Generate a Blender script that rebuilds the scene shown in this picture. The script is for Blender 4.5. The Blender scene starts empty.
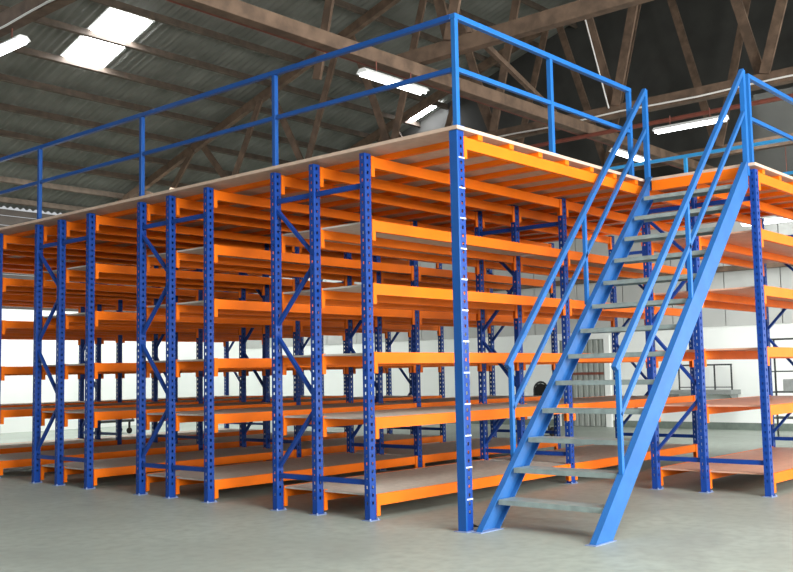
import bpy, bmesh, math, random
from mathutils import Vector, Matrix
random.seed(7)
S = bpy.context.scene
COL = S.collection

# ------------------------------------------------------------------ materials
def mat(name, color, rough=0.5, metal=0.0, noise=0.0, nscale=8.0, bump=0.0, spec=0.5, color2=None, detail=6.0):
    m = bpy.data.materials.new(name); m.use_nodes = True
    nt = m.node_tree; b = nt.nodes['Principled BSDF']
    b.inputs['Roughness'].default_value = rough
    b.inputs['Metallic'].default_value = metal
    b.inputs['Specular IOR Level'].default_value = spec
    tc = nt.nodes.new('ShaderNodeTexCoord')
    nz = nt.nodes.new('ShaderNodeTexNoise'); nz.inputs['Scale'].default_value = nscale
    nz.inputs['Detail'].default_value = detail
    nt.links.new(tc.outputs['Object'], nz.inputs['Vector'])
    mx = nt.nodes.new('ShaderNodeMix'); mx.data_type = 'RGBA'
    c1 = Vector(color); c2 = Vector(color2) if color2 else c1 * (1 - noise)
    mx.inputs['A'].default_value = (*c1, 1); mx.inputs['B'].default_value = (*c2, 1)
    mr = nt.nodes.new('ShaderNodeMapRange')
    mr.inputs['From Min'].default_value = 0.35; mr.inputs['From Max'].default_value = 0.65
    nt.links.new(nz.outputs['Fac'], mr.inputs['Value'])
    nt.links.new(mr.outputs['Result'], mx.inputs['Factor'])
    nt.links.new(mx.outputs['Result'], b.inputs['Base Color'])
    if bump:
        bp = nt.nodes.new('ShaderNodeBump'); bp.inputs['Strength'].default_value = bump
        bp.inputs['Distance'].default_value = 0.01
        nt.links.new(nz.outputs['Fac'], bp.inputs['Height']); nt.links.new(bp.outputs['Normal'], b.inputs['Normal'])
    return m

def emis(name, color, strength):
    m = bpy.data.materials.new(name); m.use_nodes = True
    nt = m.node_tree; nt.nodes.clear()
    e = nt.nodes.new('ShaderNodeEmission'); e.inputs['Color'].default_value = (*color, 1); e.inputs['Strength'].default_value = strength
    o = nt.nodes.new('ShaderNodeOutputMaterial'); nt.links.new(e.outputs[0], o.inputs[0])
    return m

M_ORANGE = mat('orange_paint', (0.93, 0.190, 0.008), 0.42, noise=0.10, nscale=3, spec=0.18)
M_BLUE = mat('rack_blue_paint', (0.008, 0.050, 0.27), 0.36, spec=0.25, noise=0.12, nscale=4)
M_RAIL = mat('rail_blue_paint', (0.016, 0.135, 0.43), 0.38, spec=0.3, noise=0.10, nscale=4)
M_RAIL_SHADED = mat('rail_blue_shaded', (0.010, 0.075, 0.30), 0.38, spec=0.3, noise=0.10, nscale=4)  # rail blue darkened, shade on the left rail put into its colour
M_STAIR = mat('stair_blue_paint', (0.024, 0.125, 0.37), 0.42, spec=0.25, noise=0.15, nscale=5)
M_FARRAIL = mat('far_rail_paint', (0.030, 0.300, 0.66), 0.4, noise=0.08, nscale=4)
M_BOARD = mat('particle_board', (0.64, 0.57, 0.49), 0.7, noise=0.15, nscale=14, bump=0.1)
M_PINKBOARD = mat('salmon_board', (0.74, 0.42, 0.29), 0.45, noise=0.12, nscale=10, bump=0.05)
M_FLOORBOARD = mat('floor_board', (0.60, 0.44, 0.34), 0.65, noise=0.15, nscale=10, bump=0.1)
M_PLATE = mat('foot_plate_steel', (0.25, 0.33, 0.55), 0.45, metal=0.2, noise=0.2)
M_CLIP = mat('zinc_clip', (0.75, 0.78, 0.82), 0.35, metal=0.3)
M_TREAD = mat('grey_green_tread_steel', (0.30, 0.37, 0.355), 0.42, metal=0.1, noise=0.25, nscale=9)
M_WHITE = mat('white_wall_paint', (0.82, 0.85, 0.82), 0.8, noise=0.06, nscale=0.8)
M_PANEL = mat('grey_sheet_panel', (0.47, 0.48, 0.46), 0.75, noise=0.12, nscale=1.5)
M_GABLE = mat('dark_gable_sheet', (0.05, 0.05, 0.045), 0.9, noise=0.3, nscale=1.5)
M_ROOF = mat('weathered_roof_sheet', (0.27, 0.275, 0.245), 0.85, nscale=1.2, color2=(0.19, 0.195, 0.17), bump=0.1)
M_TIMBER = mat('old_brown_timber', (0.155, 0.10, 0.066), 0.85, noise=0.45, nscale=5, bump=0.3)
M_PURLIN = mat('dark_purlin_timber', (0.10, 0.075, 0.055), 0.85, noise=0.4, nscale=5)
M_CORNER = mat('corner_post_paint', (0.012, 0.085, 0.32), 0.36, spec=0.3, noise=0.12, nscale=4)
M_PIPE = mat('rust_red_pipe', (0.20, 0.055, 0.035), 0.6, noise=0.3, nscale=8)
M_CONDUIT = mat('white_conduit', (0.80, 0.79, 0.76), 0.5)
M_FIXTURE = mat('white_fixture_enamel', (0.85, 0.87, 0.86), 0.4)
M_TUBE = emis('fluorescent_glow', (0.95, 0.98, 1.0), 7.0)
M_SKY = emis('daylight_sheet_glow', (0.93, 0.95, 1.0), 22.0)
M_LOUVRE = mat('brown_louvre_slat', (0.06, 0.048, 0.04), 0.8, noise=0.3, nscale=2)
M_DARK = mat('black_metal', (0.025, 0.03, 0.03), 0.5)
M_RUBBER = mat('black_rubber', (0.012, 0.012, 0.012), 0.8)
M_GREY = mat('grey_steel', (0.30, 0.32, 0.31), 0.5, metal=0.2, noise=0.2)
M_FOOTSTRIP = mat('dark_green_strip', (0.16, 0.20, 0.17), 0.7, noise=0.2)
M_DOOR = mat('grey_green_door_ribs', (0.33, 0.36, 0.33), 0.6, noise=0.2, nscale=3)

def floor_mat():
    m = bpy.data.materials.new('concrete_floor'); m.use_nodes = True
    nt = m.node_tree; b = nt.nodes['Principled BSDF']
    tc = nt.nodes.new('ShaderNodeTexCoord')
    def noise(scale, detail, a, c, dist=0.0):
        n = nt.nodes.new('ShaderNodeTexNoise'); n.inputs['Scale'].default_value = scale
        n.inputs['Detail'].default_value = detail; n.inputs['Distortion'].default_value = dist
        nt.links.new(tc.outputs['Object'], n.inputs['Vector'])
        r = nt.nodes.new('ShaderNodeMapRange'); r.inputs['From Min'].default_value = a; r.inputs['From Max'].default_value = c
        nt.links.new(n.outputs['Fac'], r.inputs['Value']); return r.outputs['Result']
    def mix(f, A, B):
        x = nt.nodes.new('ShaderNodeMix'); x.data_type = 'RGBA'
        if hasattr(f, 'is_output'): nt.links.new(f, x.inputs['Factor'])
        for k, v in (('A', A), ('B', B)):
            if isinstance(v, tuple): x.inputs[k].default_value = (*v, 1)
            else: nt.links.new(v, x.inputs[k])
        return x.outputs['Result']
    base = mix(noise(0.7, 8, .35, .65, .4), (0.36, 0.405, 0.355), (0.30, 0.335, 0.295))
    fine = mix(noise(9, 8, .4, .75), base, (0.265, 0.295, 0.26))
    dark = mix(noise(0.45, 3, .60, .76, 1.0), fine, (0.24, 0.26, 0.235))
    nt.links.new(dark, b.inputs['Base Color'])
    b.inputs['Roughness'].default_value = 0.5
    b.inputs['Specular IOR Level'].default_value = 0.35
    return m
M_FLOOR = floor_mat()

# ------------------------------------------------------------------ mesh helpers
def box(bm, x0, x1, y0, y1, z0, z1):
    v = [bm.verts.new((x, y, z)) for x in (x0, x1) for y in (y0, y1) for z in (z0, z1)]
    for f in ((0, 1, 3, 2), (4, 6, 7, 5), (0, 4, 5, 1), (2, 3, 7, 6), (0, 2, 6, 4), (1, 5, 7, 3)):
        bm.faces.new([v[i] for i in f])

def bar(bm, p0, p1, w, h, up=(0, 0, 1)):
    """square-section bar between two points, w sideways, h along up"""
    p0 = Vector(p0); p1 = Vector(p1); d = (p1 - p0).normalized(); up = Vector(up)
    if abs(d.dot(up)) > 0.99: up = Vector((1, 0, 0))
    s = d.cross(up).normalized(); t = s.cross(d).normalized()
    r = []
    for p in (p0, p1):
        r.append([bm.verts.new(p + s * a * w / 2 + t * c * h / 2) for a, c in ((-1, -1), (1, -1), (1, 1), (-1, 1))])
    for i in range(4):
        j = (i + 1) % 4
        bm.faces.new((r[0][i], r[0][j], r[1][j], r[1][i]))
    bm.faces.new(r[0][::-1]); bm.faces.new(r[1])

def tube(bm, pts, rad, n=8):
    rings = []
    P = [Vector(p) for p in pts]
    for i, p in enumerate(P):
        d = (P[min(i + 1, len(P) - 1)] - P[max(i - 1, 0)]).normalized()
        a = Vector((0, 0, 1)) if abs(d.z) < 0.9 else Vector((1, 0, 0))
        s = d.cross(a).normalized(); t = s.cross(d)
        rings.append([bm.verts.new(p + (s * math.cos(2 * math.pi * k / n) + t * math.sin(2 * math.pi * k / n)) * rad) for k in range(n)])
    for A, B in zip(rings, rings[1:]):
        for k in range(n):
            bm.faces.new((A[k], A[(k + 1) % n], B[(k + 1) % n], B[k]))
    bm.faces.new(rings[0][::-1]); bm.faces.new(rings[-1])

def prism(bm, poly, axis, a, b):
    """poly: list of 2d points; axis 'x': points are (y,z), 'y': (x,z), 'z': (x,y)"""
    def P(p, t):
        return {'x': (t, p[0], p[1]), 'y': (p[0], t, p[1]), 'z': (p[0], p[1], t)}[axis]
    A = [bm.verts.new(P(p, a)) for p in poly]; B = [bm.verts.new(P(p, b)) for p in poly]
    n = len(poly)
    for i in range(n):
        j = (i + 1) % n
        bm.faces.new((A[i], A[j], B[j], B[i]))
    bm.faces.new(A[::-1]); bm.faces.new(B)

def obj(name, bm, m, parent=None, loc=(0, 0, 0), bevel=0.0, smooth=False):
    bmesh.ops.recalc_face_normals(bm, faces=bm.faces)
    me = bpy.data.meshes.new(name); bm.to_mesh(me); bm.free(); me.materials.append(m)
    if smooth:
        for p in me.polygons: p.use_smooth = True
    o = bpy.data.objects.new(name, me); COL.objects.link(o); o.location = loc
    if parent: o.parent = parent
    if bevel:
        md = o.modifiers.new('bevel', 'BEVEL'); md.width = bevel; md.segments = 2; md.limit_method = 'ANGLE'
    return o

def tag(o, label=None, cat=None, group=None, kind=None):
    if label: o['label'] = label
    if cat: o['category'] = cat
    if group: o['group'] = group
    if kind: o['kind'] = kind
    return o

def thing(name, loc, label, cat, group=None):
    o = bpy.data.objects.new(name, None); COL.objects.link(o); o.location = loc; o.empty_display_size = 0.1
    return tag(o, label, cat, group)

def copy_tree(o, parent=None):
    c = o.copy(); COL.objects.link(c)
    if parent: c.parent = parent
    for ch in list(o.children): copy_tree(ch, c)
    return c

def struct(name, bm, m, **k): return tag(obj(name, bm, m, **k), kind='structure')
def BM(): return bmesh.new()

# ------------------------------------------------------------------ dimensions (metres; x runs along the shelves, y across the rows)
BAY = 3.673
AISLE, D1, D2 = 1.155, 0.723, 0.599
MOD = AISLE + D1 + D2
H = 3.58
LV = [0.242, 0.98, 1.616, 2.296, 2.926]
FLOORBEAM = 3.565
DECK = 3.649
NROW = 5
VEND = AISLE + (NROW - 1) * MOD + D1 + D2
UEND = 2 * BAY
WALL_U, WALL_V = 14.6, 20.3
EAVE, SLOPE, RIDGE = 6.1, 0.31, 3.0
def roof_z(v): return EAVE + (WALL_V - v) * SLOPE if v >= RIDGE else EAVE + (v + WALL_V - 2 * RIDGE) * SLOPE

# ------------------------------------------------------------------ the setting
U0, V0 = -10.0, 2 * RIDGE - WALL_V
bm = BM(); box(bm, -20, WALL_U + .3, -24, WALL_V + .3, -0.2, 0); struct('floor', bm, M_FLOOR)

bm = BM(); box(bm, U0, WALL_U, WALL_V, WALL_V + .2, 0, 3.36); struct('wall_left', bm, M_WHITE)
# louvred upper part of that wall: horizontal slats with daylight between them
bm = BM(); z = 3.36
while z < 6.0:
    hgt = random.choice((0.13, 0.17, 0.21, 0.26)); gap = random.choice((0.012, 0.018, 0.026))
    prism(bm, [(WALL_V + .03, z + gap), (WALL_V + .06, z + gap), (WALL_V + .10, z + gap + hgt), (WALL_V + .07, z + gap + hgt)], 'x', U0, WALL_U)
    z += hgt + gap
for u in range(-10, 17, 3): box(bm, u - .05, u + .05, WALL_V + .1, WALL_V + .2, 3.36, 6.0)
tag(struct('wall_left_louvres', bm, M_LOUVRE))

bm = BM(); box(bm, WALL_U, WALL_U + .2, V0, WALL_V, 0, 2.33); struct('wall_right', bm, M_WHITE)
bm = BM()
v = V0
JOINT = 3.6
while v < WALL_V:      # grey cladding sheets with open joints between them
    nv = min(v + 1.28, WALL_V)
    box(bm, WALL_U - .02, WALL_U + .03, v + .012, nv - .012, 2.33, 5.2)
    v = nv
struct('wall_right_cladding', bm, M_PANEL)
bm = BM(); box(bm, WALL_U + .03, WALL_U + .1, V0, WALL_V, 2.33, 5.2); struct('wall_right_backing', bm, M_GABLE)
bm = BM(); prism(bm, [(V0, 5.2), (WALL_V, 5.2), (WALL_V, EAVE + .21), (RIDGE, roof_z(RIDGE) + .22), (V0, EAVE + .21)], 'x', WALL_U + .02, WALL_U + .15)
struct('wall_right_gable', bm, M_GABLE)
bm = BM(); box(bm, WALL_U - .16, WALL_U - .02, V0, WALL_V, 3.56, 3.68); struct('trim_1', bm, M_TIMBER)
bm = BM(); box(bm, WALL_U - .03, WALL_U, V0, WALL_V, 0, 0.16); struct('wall_right_foot_strip', bm, M_FOOTSTRIP)  # dark green strip along the foot of the right wall

bm = BM(); box(bm, U0 - .2, U0, -1.0, WALL_V + .2, 0, EAVE + .6); struct('wall_light_block', bm, M_PANEL)  # unseen wall, added to block world light from the left

# ribbed metal door on the right wall
d = tag(bpy.data.objects.new('door_1', None), kind='structure'); COL.objects.link(d); d.location = (WALL_U - .04, 7.35, 0)
bm = BM(); y = -.62
while y < .6:
    prism(bm, [(-.02 + .0, y), (-.06, y + .02), (-.06, y + .10), (-.02, y + .12)], 'z', 0.02, 2.15); y += .155
box(bm, -.02, .0, -.64, .64, 0, 2.15)
obj('door_leaf', bm, M_DOOR, d)
bm = BM()
box(bm, -.08, .0, -.80, -.65, 0, 2.25); box(bm, -.08, .0, .65, .75, 0, 2.25); box(bm, -.08, .0, -.65, .65, 2.16, 2.25)
obj('door_frame', bm, M_WHITE, d)
bm = BM(); box(bm, -.09, -.061, -.62, .62, 1.28, 1.34); obj('door_rail', bm, M_PIPE, d)

# corrugated roof, two slopes
def roof(v_a, v_b, name):
    bm = BM(); pitch = 0.19; n = 6; prev = None
    cnt = int((WALL_U + .3 - U0) / pitch * n)
    for i in range(cnt + 1):
        u = U0 + i * pitch / n
        dz = 0.028 * math.sin(2 * math.pi * i / n)
        row = [bm.verts.new((u, v_a + (v_b - v_a) * t, roof_z(v_a + (v_b - v_a) * t) + .22 + dz)) for t in (0, .5, 1)]
        if prev:
            for k in range(2): bm.faces.new((prev[k], row[k], row[k + 1], prev[k + 1]))
        prev = row
    bmesh.ops.solidify(bm, geom=bm.faces[:], thickness=0.012)
    return struct(name, bm, M_ROOF, smooth=True)
roof(WALL_V + .3, RIDGE, 'ceiling')
roof(RIDGE, V0 - .3, 'ceiling_front')

# translucent daylight sheets set under the corrugated roof
def skylight(n, u0, u1, va, vb):
    bm = BM(); pitch = .19; prev = None; k = int((u1 - u0) / pitch * 6)
    for i in range(k + 1):
        u = u0 + (u1 - u0) * i / k; dz = .02 * math.sin(2 * math.pi * i / 6)
        row = [bm.verts.new((u, v, roof_z(v) + .165 + dz)) for v in (va, vb)]
        if prev: bm.faces.new((prev[0], row[0], row[1], prev[1]))
        prev = row
    bmesh.ops.solidify(bm, geom=bm.faces[:], thickness=0.008)
    struct('window_%d' % n, bm, M_SKY)
skylight(1, 3.90, 4.88, 11.75, 13.75)
skylight(2, 13.9, 14.4, 11.5, 12.7)
skylight(3, -3.2, -2.2, 10.0, 12.5)  # out of view, glowing sheet added for more light

# ------------------------------------------------------------------ roof timbers
TRUSS_U = (-0.9, 4.0, 8.9, 13.5)
TRUSS_L = ('nearest the open side, over the left corner', 'over the stair foot', 'over the far end of the mezzanine', 'farthest, close to the right gable')
def truss(u, which, vend):
    t = thing('roof_truss', (u, RIDGE, EAVE), 'brown timber roof truss with zigzag webs, ' + which, 'roof truss', 'timber roof trusses')
    bm = BM(); bar(bm, (0, V0 - RIDGE + .3, 0.0), (0, vend - RIDGE, 0.0), .16, .22); obj('bottom_chord', bm, M_TIMBER, t)
    for sgn in (1, -1):
        bm = BM(); L = WALL_V - RIDGE
        Lo = L - .2 if sgn < 0 else min(L - .2, vend - RIDGE)
        bar(bm, (0, sgn * Lo, (L - Lo) * SLOPE - .04), (0, sgn * .0, L * SLOPE - .12), .14, .2, up=(0, 0, 1)); obj('rafter', bm, M_TIMBER, t)
    webmax = vend + .8 if u > 2 else 4.5
    nodes = [.42 + 2.73 * k for k in range(-4, 7)]
    for nv in nodes:
        for s in (1, -1):
            tv = nv + s * 1.25
            if not V0 + 3 < tv < min(WALL_V - 2, webmax): continue
            bm = BM(); bar(bm, (s * .09, nv + s * .06 - RIDGE, .09), (s * .09, tv - RIDGE, roof_z(tv) - EAVE - .16), .05, .17, up=(0, 1, 0))
            obj('web', bm, M_TIMBER, t)
    return t
for u, w, ve in zip(TRUSS_U, TRUSS_L, (9.0, 4.2, WALL_V - .3, WALL_V - .3)): truss(u, w, ve)

ORD = ['first', 'second', 'third', 'fourth', 'fifth', 'sixth', 'seventh', 'eighth', 'ninth', 'tenth', 'eleventh', 'twelfth',
       'thirteenth', 'fourteenth', 'fifteenth', 'sixteenth', 'seventeenth', 'eighteenth', 'nineteenth', 'twentieth', 'twenty-first', 'twenty-second']
v = WALL_V - .35; i = 0
while v > RIDGE - 6:
    if abs(v - RIDGE) > .3:
        bm = BM(); bar(bm, (U0 - 0, 0, 0), (WALL_U, 0, 0), .07, .15, up=(0, SLOPE if v > RIDGE else -SLOPE, 1))
        o = obj('roof_purlin', bm, M_PURLIN, loc=(0, v, roof_z(v) + .085))
        tag(o, 'dark timber purlin under the roof sheets, %s up from the far left eave' % ORD[i], 'purlin', 'roof purlins'); i += 1
    v -= 1.06
bm = BM(); bar(bm, (U0, 0, 0), (WALL_U, 0, 0), .19, .2)
tag(obj('timber_beam', bm, M_TIMBER, loc=(0, 3.72, 5.86), bevel=.01), 'long heavy brown timber beam running under the truss chords above the front rail corner', 'beam')
bm = BM(); tube(bm, [(U0, 0, 0), (WALL_U - .2, 0, 0)], .035)
tag(obj('overhead_pipe', bm, M_PIPE, loc=(0, 3.865, 5.80)), 'thin rust-red pipe running beside the long brown timber beam', 'pipe')
bm = BM(); tube(bm, [(0, -12, 0), (0, 16, 0)], .04)
tag(obj('overhead_pipe', bm, M_PIPE, loc=(8.75, 0, 5.715)), 'rust-red pipe crossing below the truss chord with the hanging lamp', 'pipe')
bm = BM(); pts = [(0, -6 + .75 * k, .015 * math.sin(k * 1.7)) for k in range(20)]; tube(bm, pts, .016, 6)
tag(obj('cable_conduit', bm, M_CONDUIT, loc=(8.80, 0, 6.05)), 'white cable clipped along the truss chord above the hanging lamp', 'cable')
bm = BM(); pts = [(0, 2.5 + .5 * k, .02 * math.sin(k * 1.3)) for k in range(16)]; tube(bm, pts, .014, 6)
tag(obj('cable_conduit', bm, M_CONDUIT, loc=(-1.0, 0, 6.0)), 'white cable sagging along the truss chord in the upper left corner', 'cable')
bm = BM(); tube(bm, [(8.80, 3.22, 6.16), (8.80, 3.70, 8.2), (8.80, 3.98, 9.3)], .014, 6)
tag(obj('cable_conduit', bm, M_CONDUIT), 'white wire running up a truss web beside the front rail end', 'cable')
bm = BM(); bar(bm, (3.9, 2.72, 6.26), (8.7, 4.3, 6.26), .07, .09)
tag(obj('wind_brace', bm, M_TIMBER), 'pale slim timber brace slanting down behind the corner rail post', 'brace')

# fluorescent lamps
def lamp(loc, rz, length, label, cable=True, hang=.3):
    t = thing('fluorescent_lamp', loc, label, 'lamp'); t.rotation_euler.z = rz
    bm = BM(); L = length / 2
    prism(bm, [(-.11, 0), (.11, 0), (.05, .06), (-.05, .06)], 'x', -L, L); obj('housing', bm, M_FIXTURE, t, bevel=.004)
    for s in (-1, 1):
        bm = BM(); tube(bm, [(-L + .03, s * .05, -.022), (L - .03, s * .05, -.022)], .019); obj('tube', bm, M_TUBE, t, smooth=True)
        bm = BM(); tube(bm, [(s * L * .55, 0, .06), (s * L * .55, 0, .06 + hang)], .008, 6); obj('hanger', bm, M_PIPE, t)
    return t
P2 = math.pi / 2
lamp((8.62, 1.60, 5.52), P2, 1.3, 'white fluorescent lamp hanging below the truss chord between the stair rails', hang=.17)
lamp((3.27, 3.60, 5.53), 0, 1.35, 'lit white fluorescent lamp under the long timber beam, left of the corner rail post', hang=.17)
lamp((10.25, 3.56, 5.55), 0, 1.4, 'white fluorescent lamp seen between the two rail posts at the stair head', hang=.14)
lamp((-0.98, 6.75, 5.70), P2, 1.3, 'bright fluorescent lamp at the left edge below the roof', hang=.16)
lamp((13.6, 2.1, 4.45), P2, 1.3, 'white fluorescent lamp seen between the upper shelves at the right edge', hang=1.5)

# ------------------------------------------------------------------ racking: upright with real slots
def upright_mesh(h=H, pitch=0.075):
    """C section: web towards -y with two slot columns, flanges towards -x and +x with one hole column each"""
    W, D = .045, .068
    y0 = -.034
    # developed profile points and which strips carry holes
    prof = [(-W, y0 + D), (-W, y0 + D * .62), (-W, y0 + D * .38), (-W, y0), (-W * .28, y0), (W * .28, y0), (W, y0), (W, y0 + D * .38), (W, y0 + D * .62), (W, y0 + D)]
    holes = {1, 4, 7}
    zs = [0.0, .10]
    z = .10
    while z + pitch < h - .02:
        zs += [z + pitch * .60, z + pitch]; z += pitch
    zs.append(h)
    bm = BM(); grid = [[bm.verts.new((p[0], p[1], zz)) for p in prof] for zz in zs]
    for r in range(len(zs) - 1):
        for c in range(len(prof) - 1):
            if c in holes and r % 2 == 0 and 0 < r < len(zs) - 2: continue
            bm.faces.new((grid[r][c], grid[r][c + 1], grid[r + 1][c + 1], grid[r + 1][c]))
    bmesh.ops.recalc_face_normals(bm, faces=bm.faces)
    bmesh.ops.solidify(bm, geom=bm.faces[:], thickness=.003)
    # turned-in lips at the open back
    box(bm, -W, -W * .55, y0 + D - .003, y0 + D, 0, h); box(bm, W * .55, W, y0 + D - .003, y0 + D, 0, h)
    return bm

def base_plate():
    bm = BM(); box(bm, -.07, .07, -.06, .055, 0, .007)
    for x in (-.055, .055): 
        tube(bm, [(x, -.045, .007), (x, -.045, .022)], .010, 6)
    return bm

def build_frame():
    t = thing('rack_stand', (0, 0, 0), 'x', 'rack stand', 'blue rack stands')
    first = None
    for k, y in enumerate((0, D1, D1 + D2)):
        if first is None:
            u = obj('upright', upright_mesh(), M_BLUE, t, loc=(0, y, .007)); first = u
            obj('base_plate', base_plate(), M_PLATE, u, loc=(0, 0, -.007))
        else:
            u = copy_tree(first, t); u.location = (0, y, .007)
    # braces between middle and rear post (zigzag), ties across both gaps
    ym, yr = D1, D1 + D2
    for (ya, za, yb, zb) in ((yr, 3.20, ym, 2.63), (ym, 2.56, yr, 1.92), (yr, 1.84, ym, 1.16), (ym, 1.08, yr, .42)):
        bm = BM(); s = 1 if yb > ya else -1
        bar(bm, (0, ya + s * .0, za), (0, yb - s * .0, zb), .032, .042, up=(1, 0, 0)); 
        obj('diagonal_brace', bm, M_BLUE, t)
    for z in (3.27, .36):
        for ya, yb in ((.036, D1 - .036), (D1 + .036, D1 + D2 - .036)):
            bm = BM(); bar(bm, (0, ya, z), (0, yb, z), .036, .05); obj('cross_tie', bm, M_BLUE, t)
    return t

def connector():
    bm = BM(); box(bm, 0, .007, -.036, .036, -.205, .004); box(bm, 0, .05, -.036, -.029, -.205, .004)
    for z in (-.05, -.12, -.18): box(bm, .007, .012, -.012, .012, z - .012, z + .012)
    return bm

BL = BAY - .104          # clear length between posts
def beam_profile(kind):
    if kind == 'front': return [(-.026, -.11), (.026, -.11), (.026, -.02), (0, -.02), (0, 0), (-.026, 0)]
    if kind == 'rear': return [(-.026, -.11), (.026, -.11), (.026, 0), (0, 0), (0, -.02), (-.026, -.02)]
    return [(-.024, -.11), (.024, -.11), (.024, -.02), (-.024, -.02)]

def add_connectors(b):
    c = obj('end_connector', connector(), M_ORANGE, b)
    c2 = c.copy(); COL.objects.link(c2); c2.parent = b; c2.rotation_euler.z = 0; c2.scale = (-1, 1, 1); c2.location = (BL, 0, 0)

def build_shelf():
    t = thing('rack_shelf', (0, 0, 0), 'x', 'shelf', 'orange rack shelves')
    for kind, y in (('front', 0), ('middle', D1), ('rear', D1 + D2)):
        bm = BM(); prism(bm, beam_profile(kind), 'x', .007, BL - .007)
        b = obj(kind + '_beam', bm, M_ORANGE, t, loc=(0, y, 0)); add_connectors(b)
    bm = BM(); n = 3; w = (BL - .016) / n
    for k in range(n): box(bm, .008 + k * w + .001, .008 + (k + 1) * w - .001, .001, D1 + D2 - .001, -.02, -.002)
    obj('deck_board', bm, M_BOARD, t)
    return t

def build_floor_beam():
    t = thing('floor_beam', (0, 0, 0), 'x', 'beam', 'orange beams under the mezzanine floor')
    bm = BM(); prism(bm, [(-.025, -.11), (.025, -.11), (.025, 0), (-.025, 0)], 'x', .007, BL - .007)
    b = obj('beam', bm, M_ORANGE, t)
    add_connectors(t)
    return t

ROWN = [q + ' rack row from the corner post' for q in ('first', 'second', 'third', 'fourth', 'fifth')]
LEV = ['lowest', 'second', 'third', 'fourth', 'topmost']
ENDN = ['open near end', 'middle frame', 'far end']
f0 = build_frame(); s0 = build_shelf(); fb0 = build_floor_beam()
usedf = []; useds = []; usedb = []
def place(proto, used, loc, label):
    o = proto if not used else copy_tree(proto)
    used.append(1); o.location = loc; o['label'] = label; return o
PU = .052
for k in range(NROW):
    v = AISLE + k * MOD
    for e in range(3):
        place(f0, usedf, (e * BAY, v, 0), 'blue braced three-post rack stand, %s of %s' % (('open near end', 'middle', 'far end')[e], ROWN[k]))
    for b in range(2):
        for l, z in enumerate(LV):
            place(s0, useds, (b * BAY + PU, v, z), '%s orange shelf, %s bay, %s' % (LEV[l], ('near', 'far')[b], ROWN[k]))
        for y, nm in ((0, 'front'), (D1, 'middle'), (D1 + D2, 'rear')):
            place(fb0, usedb, (b * BAY + PU, v + y, FLOORBEAM), 'orange floor beam, %s line, %s bay, %s' % (nm, ('near', 'far')[b], ROWN[k]))
# the block to the right of the stair
VR = -D1 - D2
place(f0, usedf, (BAY, VR, 0), 'blue slotted three-post rack stand with braces under the stair head')
place(f0, usedf, (UEND, VR, 0), 'blue three-post rack stand behind the shelves at the right edge')
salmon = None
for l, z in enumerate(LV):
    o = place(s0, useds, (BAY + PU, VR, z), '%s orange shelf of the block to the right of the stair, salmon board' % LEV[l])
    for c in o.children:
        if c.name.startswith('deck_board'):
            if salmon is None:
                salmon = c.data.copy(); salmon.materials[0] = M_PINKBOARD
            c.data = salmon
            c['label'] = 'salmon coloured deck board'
for y, nm in ((0, 'front'), (D1, 'middle'), (D1 + D2, 'rear')):
    place(fb0, usedb, (BAY + PU, VR + y, FLOORBEAM), 'orange beam under the landing right of the stair, %s line' % nm)
place(fb0, usedb, (PU, 0, FLOORBEAM), 'yellow-orange front edge beam from the corner post to the stair head')

# corner post
t = thing('corner_post', (0, 0, 0), 'tall blue corner post with white clips, nearest the camera beside the stair foot', 'post')
bm = upright_mesh(FLOORBEAM + .04); obj('slotted_channel', bm, M_BLUE, t, loc=(.012, 0, .007))
bm = BM()
prism(bm, [(-.058, -.042), (-.036, -.042), (-.036, -.038), (-.054, -.038), (-.054, .042), (-.036, .042), (-.036, .046), (-.058, .046)], 'z', .007, FLOORBEAM + .045)
obj('plain_channel', bm, M_CORNER, t)
z = .28
while z < 3.5:
    bm = BM(); box(bm, -.034, .056, -.040, -.0345, z - .006, z + .006); obj('clip', bm, M_CLIP, t); z += .28
bm = BM(); box(bm, -.09, .10, -.075, .075, 0, .007); obj('base_plate', bm, M_PLATE, t)

# ------------------------------------------------------------------ mezzanine floor
JZ = FLOORBEAM
k = 0; js = []
x = .30
while x < UEND:
    if not (abs(x - BAY) < .08):
        v1 = VR - .03 if x > BAY - .02 else -.045
        bm = BM(); 
        prism(bm, [(-.036, 0), (.036, 0), (.036, .05), (-.036, .05)], 'y', v1, VEND + .04)
        o = obj('floor_joist', bm, M_ORANGE, loc=(x, 0, JZ))
        tag(o, 'orange joist under the mezzanine floor boards, %s from the open left edge' % ORD[k], 'joist', 'floor joists'); k += 1
    x += .515
bm = BM(); BZ = JZ + .0505
n = 6
for i in range(n):
    a = -.07 + i * (UEND + .14) / n; b = -.07 + (i + 1) * (UEND + .14) / n
    for j in range(5):
        c = -.055 + j * (VEND + .12) / 5; d2 = -.055 + (j + 1) * (VEND + .12) / 5
        box(bm, a + .001, b - .001, c + .001, d2 - .001, BZ, DECK)
tag(obj('mezzanine_floor', bm, M_FLOORBOARD), 'pale board floor of the mezzanine on top of the racks', 'floor deck')
bm = BM(); box(bm, BAY - .10, UEND + .07, VR - .06, -.057, BZ, DECK)
tag(obj('landing_floor', bm, M_FLOORBOARD), 'pale board landing at the stair head over the right block', 'floor deck')
# channel closing the end of the landing at the stair head
VRC = -1.225
bm = BM(); box(bm, -.03, .02, VRC, -.15, -.12, 0); box(bm, .02, .05, VRC, -.15, -.012, 0)
tag(obj('edge_channel', bm, M_ORANGE, loc=(BAY - .075, 0, BZ - .001)), 'orange edge channel across the stair head under the landing boards', 'beam')

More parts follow.
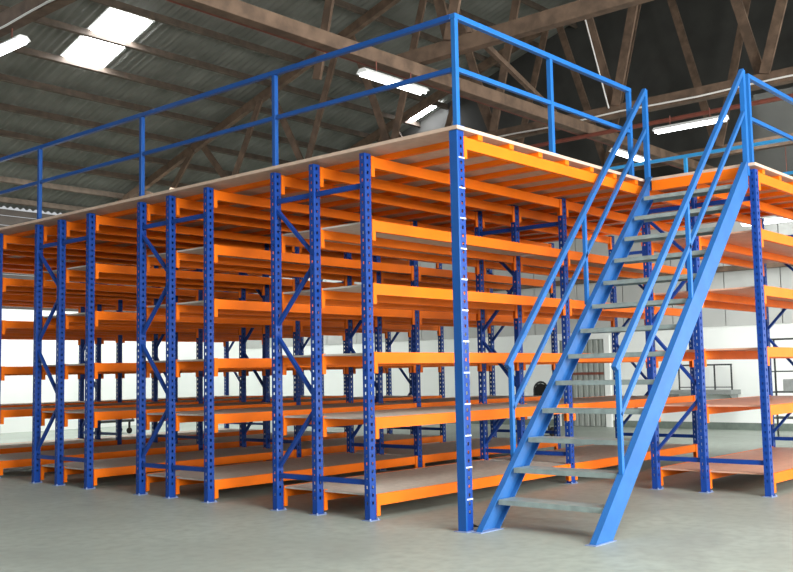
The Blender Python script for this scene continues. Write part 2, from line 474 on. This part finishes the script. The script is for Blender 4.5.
# ------------------------------------------------------------------ guard rails
RT = 1.045; RM = .545; RS = .05
def rail(name, p0, p1, posts, label, m, top=RT, mid=RM, start=None):
    """straight guard rail on the deck from p0 to p1 (x,y); posts = distances"""
    p0 = Vector((*p0, 0)); p1 = Vector((*p1, 0)); d = p1 - p0; L = d.length; d.normalize()
    t = thing(name, (p0.x, p0.y, DECK), label, 'guard rail', 'blue guard rails'); t.rotation_euler.z = math.atan2(d.y, d.x)
    for s in posts:
        bm = BM(); box(bm, s - RS / 2, s + RS / 2, -RS / 2, RS / 2, 0, top - .026); q = obj('post', bm, m, t, bevel=.003)
        bm = BM(); box(bm, s - .05, s + .05, -.05, .05, 0, .006); obj('foot_plate', bm, m, q)
    bm = BM(); box(bm, posts[0] - RS / 2 if start is None else start, posts[-1] + RS / 2, -.028, .028, top - .025, top + .025); obj('top_rail', bm, m, t, bevel=.004)
    if start is not None:
        bm = BM(); box(bm, start, posts[0] - RS / 2, -.02, .02, mid - .022, mid + .022); obj('mid_rail', bm, m, t, bevel=.003)
    for a, b in zip(posts, posts[1:]):
        bm = BM(); box(bm, a + RS / 2, b - RS / 2, -.02, .02, mid - .022, mid + .022); obj('mid_rail', bm, m, t, bevel=.003)
    return t
rail('guard_rail', (-.0, 0), (3.4, 0), [0, 1.63, 3.36], 'blue guard rail along the front deck edge from the corner to the stair', M_RAIL)
rail('guard_rail', (0, 0), (0, VEND), [MOD, 2 * MOD, 3 * MOD, 4 * MOD, VEND - .05], 'long shaded blue guard rail along the left deck edge', M_RAIL_SHADED, start=.03)
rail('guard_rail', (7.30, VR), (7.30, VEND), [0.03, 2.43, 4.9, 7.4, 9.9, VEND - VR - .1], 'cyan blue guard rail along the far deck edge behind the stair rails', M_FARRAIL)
rail('guard_rail', (BAY + .06, VR + .05), (7.2, VR + .05), [0.03, 1.75, 3.45], 'pale blue guard rail on the landing running off the right edge', M_RAIL, top=1.03)

# ------------------------------------------------------------------ stair
ST_TOP = 3.555
ss = DECK / ST_TOP
st = thing('staircase', (0, 0, 0), 'steep blue steel staircase with open grey treads up to the mezzanine', 'staircase')
def zline(u): return (u + .02) * ss          # upper edge of the stringers
VL, VRT = -.145, -1.275
def channel_stringer(v, inward):
    bm = BM()
    poly = [(-.02, 0), (.26, 0), (ST_TOP, (ST_TOP - .26) * ss), (ST_TOP, DECK + .01), (ST_TOP - .02, DECK + .01)]
    o = -inward
    prism(bm, poly, 'y', v + o * .030, v + o * .022)           # web
    # flanges turned outwards away from the treads would hide the web, so they point inward
    def flange(a, b):
        a = Vector((a[0], 0, a[1])); b = Vector((b[0], 0, b[1])); dd = (b - a).normalized(); nn = Vector((-dd.z, 0, dd.x))
        y0, y1 = sorted((v + o * .022, v + inward * .030))
        q = [(a.x, a.z), (b.x, b.z), (b.x - nn.x * .008, b.z - nn.z * .008), (a.x - nn.x * .008, a.z - nn.z * .008)]
        prism(bm, q, 'y', y0, y1)
    flange((-.02, 0), (ST_TOP - .02, DECK + .01))
    q0 = Vector((.26, 0)); q1 = Vector((ST_TOP, (ST_TOP - .26) * ss)); nn = Vector((-(q1 - q0).normalized().y, (q1 - q0).normalized().x))
    y0, y1 = sorted((v + o * .022, v + inward * .030))
    prism(bm, [tuple(q0), tuple(q1), tuple(q1 + nn * .008), tuple(q0 + nn * .008)], 'y', y0, y1)
    return bm
for v, inward in ((VL, -1), (VRT, 1)):
    s = obj('stringer', channel_stringer(v, inward), M_STAIR, st)
    bm = BM(); box(bm, -.05, .29, v - .05, v + .05, 0, .006); obj('foot_plate', bm, M_PLATE, s)
NT = 13
for k in range(1, NT + 1):
    z = DECK * k / (NT + 1); u = z / ss - .02
    bm = BM(); a, b = VRT + .031, VL - .031
    box(bm, u + .015, u + .255, a, b, z - .005, z)                # top of the tread
    box(bm, u + .015, u + .020, a, b, z - .045, z - .005)         # folded nose
    box(bm, u + .250, u + .255, a, b, z - .045, z - .005)
    box(bm, u + .020, u + .045, a, b, z - .045, z - .041)
    obj('tread', bm, M_TREAD, st, bevel=.0015)
def handrail(v, u_low, z_low, u_top, z_top, label):
    hs = (z_top - z_low) / (u_top - u_low)
    bm = BM(); bar(bm, (u_low - .03, v, z_low - .03 * hs), (u_top + .01, v, z_top + .01 * hs), .05, .05, up=(0, 1, 0)); h = obj('handrail', bm, M_STAIR, st, bevel=.004)
    def zr(u): return z_low + (u - u_low) * hs
    def post(u, z0, z1):
        bm = BM(); box(bm, u - .02, u + .02, v - .02, v + .02, z0, z1); obj('post', bm, M_RAIL, h, bevel=.003)
    post(u_low + .03, zline(u_low + .03) - .12, zr(u_low + .03) - .03)
    um = (u_low + u_top) / 2 - .02
    post(um, zline(um) - .06, zr(um) - .03)
    bm = BM(); box(bm, u_top - .028, u_top + .028, v - .028, v + .028, DECK - .14, z_top + .01); obj('top_post', bm, M_RAIL, h, bevel=.003)
    bm = BM(); off = .46
    bar(bm, (u_low + .03, v, zr(u_low + .03) - off), (u_top, v, z_top - off), .04, .04, up=(0, 1, 0)); obj('mid_rail', bm, M_STAIR, h, bevel=.003)
handrail(VL + .055, .60, 1.48, 3.592, 4.72, 'left')
handrail(VRT - .005, .47, 1.44, 3.592, 4.70, 'right')

# ------------------------------------------------------------------ things in the background
t = thing('wall_ledge', (WALL_U, 4.05, 0.80), 'grey ledge with black tube hoops on the white right wall behind the shelves', 'ledge')
bm = BM()
for y in (-.62, -.23, .18, .62): tube(bm, [(-.30, y, .10), (-.30, y, .66)], .02, 6)
tube(bm, [(-.30, -.64, .66), (-.30, .64, .66)], .02, 6); tube(bm, [(-.30, -.64, .16), (-.30, .64, .16)], .012, 6)
obj('hoop_frame', bm, M_DARK, t)
bm = BM(); box(bm, -.55, 0, -.7, .9, 0, .10); obj('slab', bm, M_GREY, t, bevel=.01)
for y in (-.6, .8):
    bm = BM(); prism(bm, [(-.45, -.001), (0, -.001), (0, -.3)], 'y', y - .02, y + .02); obj('bracket', bm, M_GREY, t)
t = thing('wire_rack', (12.4, 1.3, 0), 'black wire rack with dark machine at the right edge behind the shelves', 'rack')
bm = BM()
for x in (-.25, .25):
    for y in (-.6, .55): tube(bm, [(x, y, 0), (x, y, 1.95)], .02, 6)
for z in (.4, .9, 1.3, 1.62, 1.93):
    for x in (-.25, .25): tube(bm, [(x, -.6, z), (x, .55, z)], .014, 6)
    for y in (-.6, -.3, 0, .3, .55): tube(bm, [(-.25, y, z), (.25, y, z)], .010, 6)
obj('wire_frame', bm, M_DARK, t)
bm = BM(); box(bm, -.2, .2, -.5, .25, .915, 1.15); box(bm, -.15, .15, -.42, -.05, 1.15, 1.27); obj('machine', bm, M_GREY, t, bevel=.015)
bm = BM()
def torus(bm, c, R, r, n=28, m=10):
    g = [[bm.verts.new((c[0] + (r * math.sin(2 * math.pi * j / m)), c[1] + (R + r * math.cos(2 * math.pi * j / m)) * math.cos(2 * math.pi * i / n), c[2] + (R + r * math.cos(2 * math.pi * j / m)) * math.sin(2 * math.pi * i / n))) for j in range(m)] for i in range(n)]
    for i in range(n):
        for j in range(m): bm.faces.new((g[i][j], g[(i + 1) % n][j], g[(i + 1) % n][(j + 1) % m], g[i][(j + 1) % m]))
t = thing('hand_truck', (11.0, 6.3, 0), 'dark rounded hand truck back seen above a shelf left of the stair', 'hand truck')
bm = BM()
pts = [(0, -.17, .1), (0, -.17, 1.0)] + [(0, -.17 * math.cos(a), 1.0 + .16 * math.sin(a)) for a in [math.pi * q / 8 for q in range(1, 8)]] + [(0, .17, 1.0), (0, .17, .1)]
tube(bm, pts, .022, 8); obj('frame', bm, M_DARK, t)
bm = BM(); prism(bm, [(-.15, .25), (.15, .25), (.15, 1.0), (.10, 1.10), (0, 1.135), (-.10, 1.10), (-.15, 1.0)], 'x', -.01, .01); obj('back_panel', bm, M_RUBBER, t)
bm = BM(); box(bm, -.28, .02, -.2, .2, .02, .035); obj('toe_plate', bm, M_DARK, t)
for s in (-1, 1):
    bm = BM(); tube(bm, [(.06, s * .2, .1), (.06, s * .25, .1)], .1, 16); obj('wheel', bm, M_RUBBER, t)
t = thing('low_platform_trolley', (7.2, 16.9, 0), 'low dark platform trolley on the floor seen below the second shelf at left', 'trolley')
bm = BM(); box(bm, -.55, .55, -.3, .3, .30, .36); obj('platform', bm, M_DARK, t, bevel=.01)
bm = BM(); tube(bm, [(.5, -.25, .36), (.62, -.25, .42), (.62, .25, .42), (.5, .25, .36)], .015, 6); obj('handle', bm, M_DARK, t)
for sx in (-.45, .45):
    for sy in (-.22, .22):
        bm = BM(); box(bm, sx - .02, sx + .02, sy - .02, sy + .02, .15, .30); tube(bm, [(sx, sy - .02, .075), (sx, sy + .02, .075)], .075, 12); obj('caster', bm, M_RUBBER, t)

# loose cable by the corner post foot
bm = BM(); tube(bm, [(.13, -.06, .008), (.18, -.02, .008), (.17, .05, .03), (.21, .08, .008), (.24, .02, .008)], .006, 6)
tag(obj('cable_offcut', bm, M_RUBBER), 'short black cable offcut on the floor at the corner post foot', 'cable')

# ------------------------------------------------------------------ light
w = bpy.data.worlds.new('World'); S.world = w; w.use_nodes = True
bg = w.node_tree.nodes['Background']; bg.inputs['Color'].default_value = (0.93, 0.97, 1.0, 1); bg.inputs['Strength'].default_value = 0.38
def area(name, loc, target, sx, sy, power, color=(1, 1, 1), spread=180):
    L = bpy.data.lights.new(name, 'AREA'); L.shape = 'RECTANGLE'; L.size = sx; L.size_y = sy; L.energy = power; L.color = color; L.spread = math.radians(spread)
    o = bpy.data.objects.new(name, L); COL.objects.link(o); o.location = loc
    o.rotation_euler = (Vector(target) - Vector(loc)).to_track_quat('-Z', 'Y').to_euler()
    return o
# unseen front light added, assuming a doorway behind and right of the camera
area('front_fill', (-4, -17, 4.0), (3, 2, 1.6), 10, 6, 3700, (1, .99, .96))
# unseen overhead fill, added to brighten the floor and stair
area('overhead_fill', (-1.5, -7.5, 8.2), (-1.0, -4.5, 0), 9, 6, 1150, (1, 1, .97))
# unseen fill from the right, added to brighten the right-hand block
area('right_fill', (11, -9.5, 2.4), (6.2, -.6, 2.0), 3.5, 3.5, 420, (1, .99, .96))
# unseen fills over the gap behind the racks, added to brighten the walls
area('far_wall_fill', (6, 16.8, 6.6), (6, 18.2, 0), 16, 1.2, 800, (.97, 1, .98))
area('right_wall_fill', (10.8, 2, 5.6), (13.6, 2, 0), 1.5, 10, 120, (.97, 1, .98), 100)  # added fill for the right wall, no source in view

# ------------------------------------------------------------------ camera (solved from the rack grid)
F, CX, CY = 983.418, 403.801, 287.605
yaw, pitch, roll = 0.7105, 0.08687, -0.01942
pos = Vector((-7.061, -5.397, 1.405))
fw = Vector((math.cos(yaw) * math.cos(pitch), math.sin(yaw) * math.cos(pitch), math.sin(pitch)))
ri = Vector((math.sin(yaw), -math.cos(yaw), 0)); up = ri.cross(fw)
r2 = math.cos(roll) * ri + math.sin(roll) * up; u2 = -math.sin(roll) * ri + math.cos(roll) * up
cam = bpy.data.cameras.new('Camera'); co = bpy.data.objects.new('Camera', cam); COL.objects.link(co)
m = Matrix((r2, u2, -fw)).transposed().to_4x4(); m.translation = pos; co.matrix_world = m
cam.sensor_width = 36; cam.sensor_fit = 'HORIZONTAL'; cam.lens = F / 793 * 36
cam.shift_x = (396.5 - CX) / 793; cam.shift_y = (CY - 286) / 793
cam.clip_end = 200
S.camera = co
S.view_settings.view_transform = 'Standard'; S.view_settings.look = 'None'
S.view_settings.gamma = 1; S.view_settings.use_curve_mapping = False
S.view_settings.exposure = 0.6
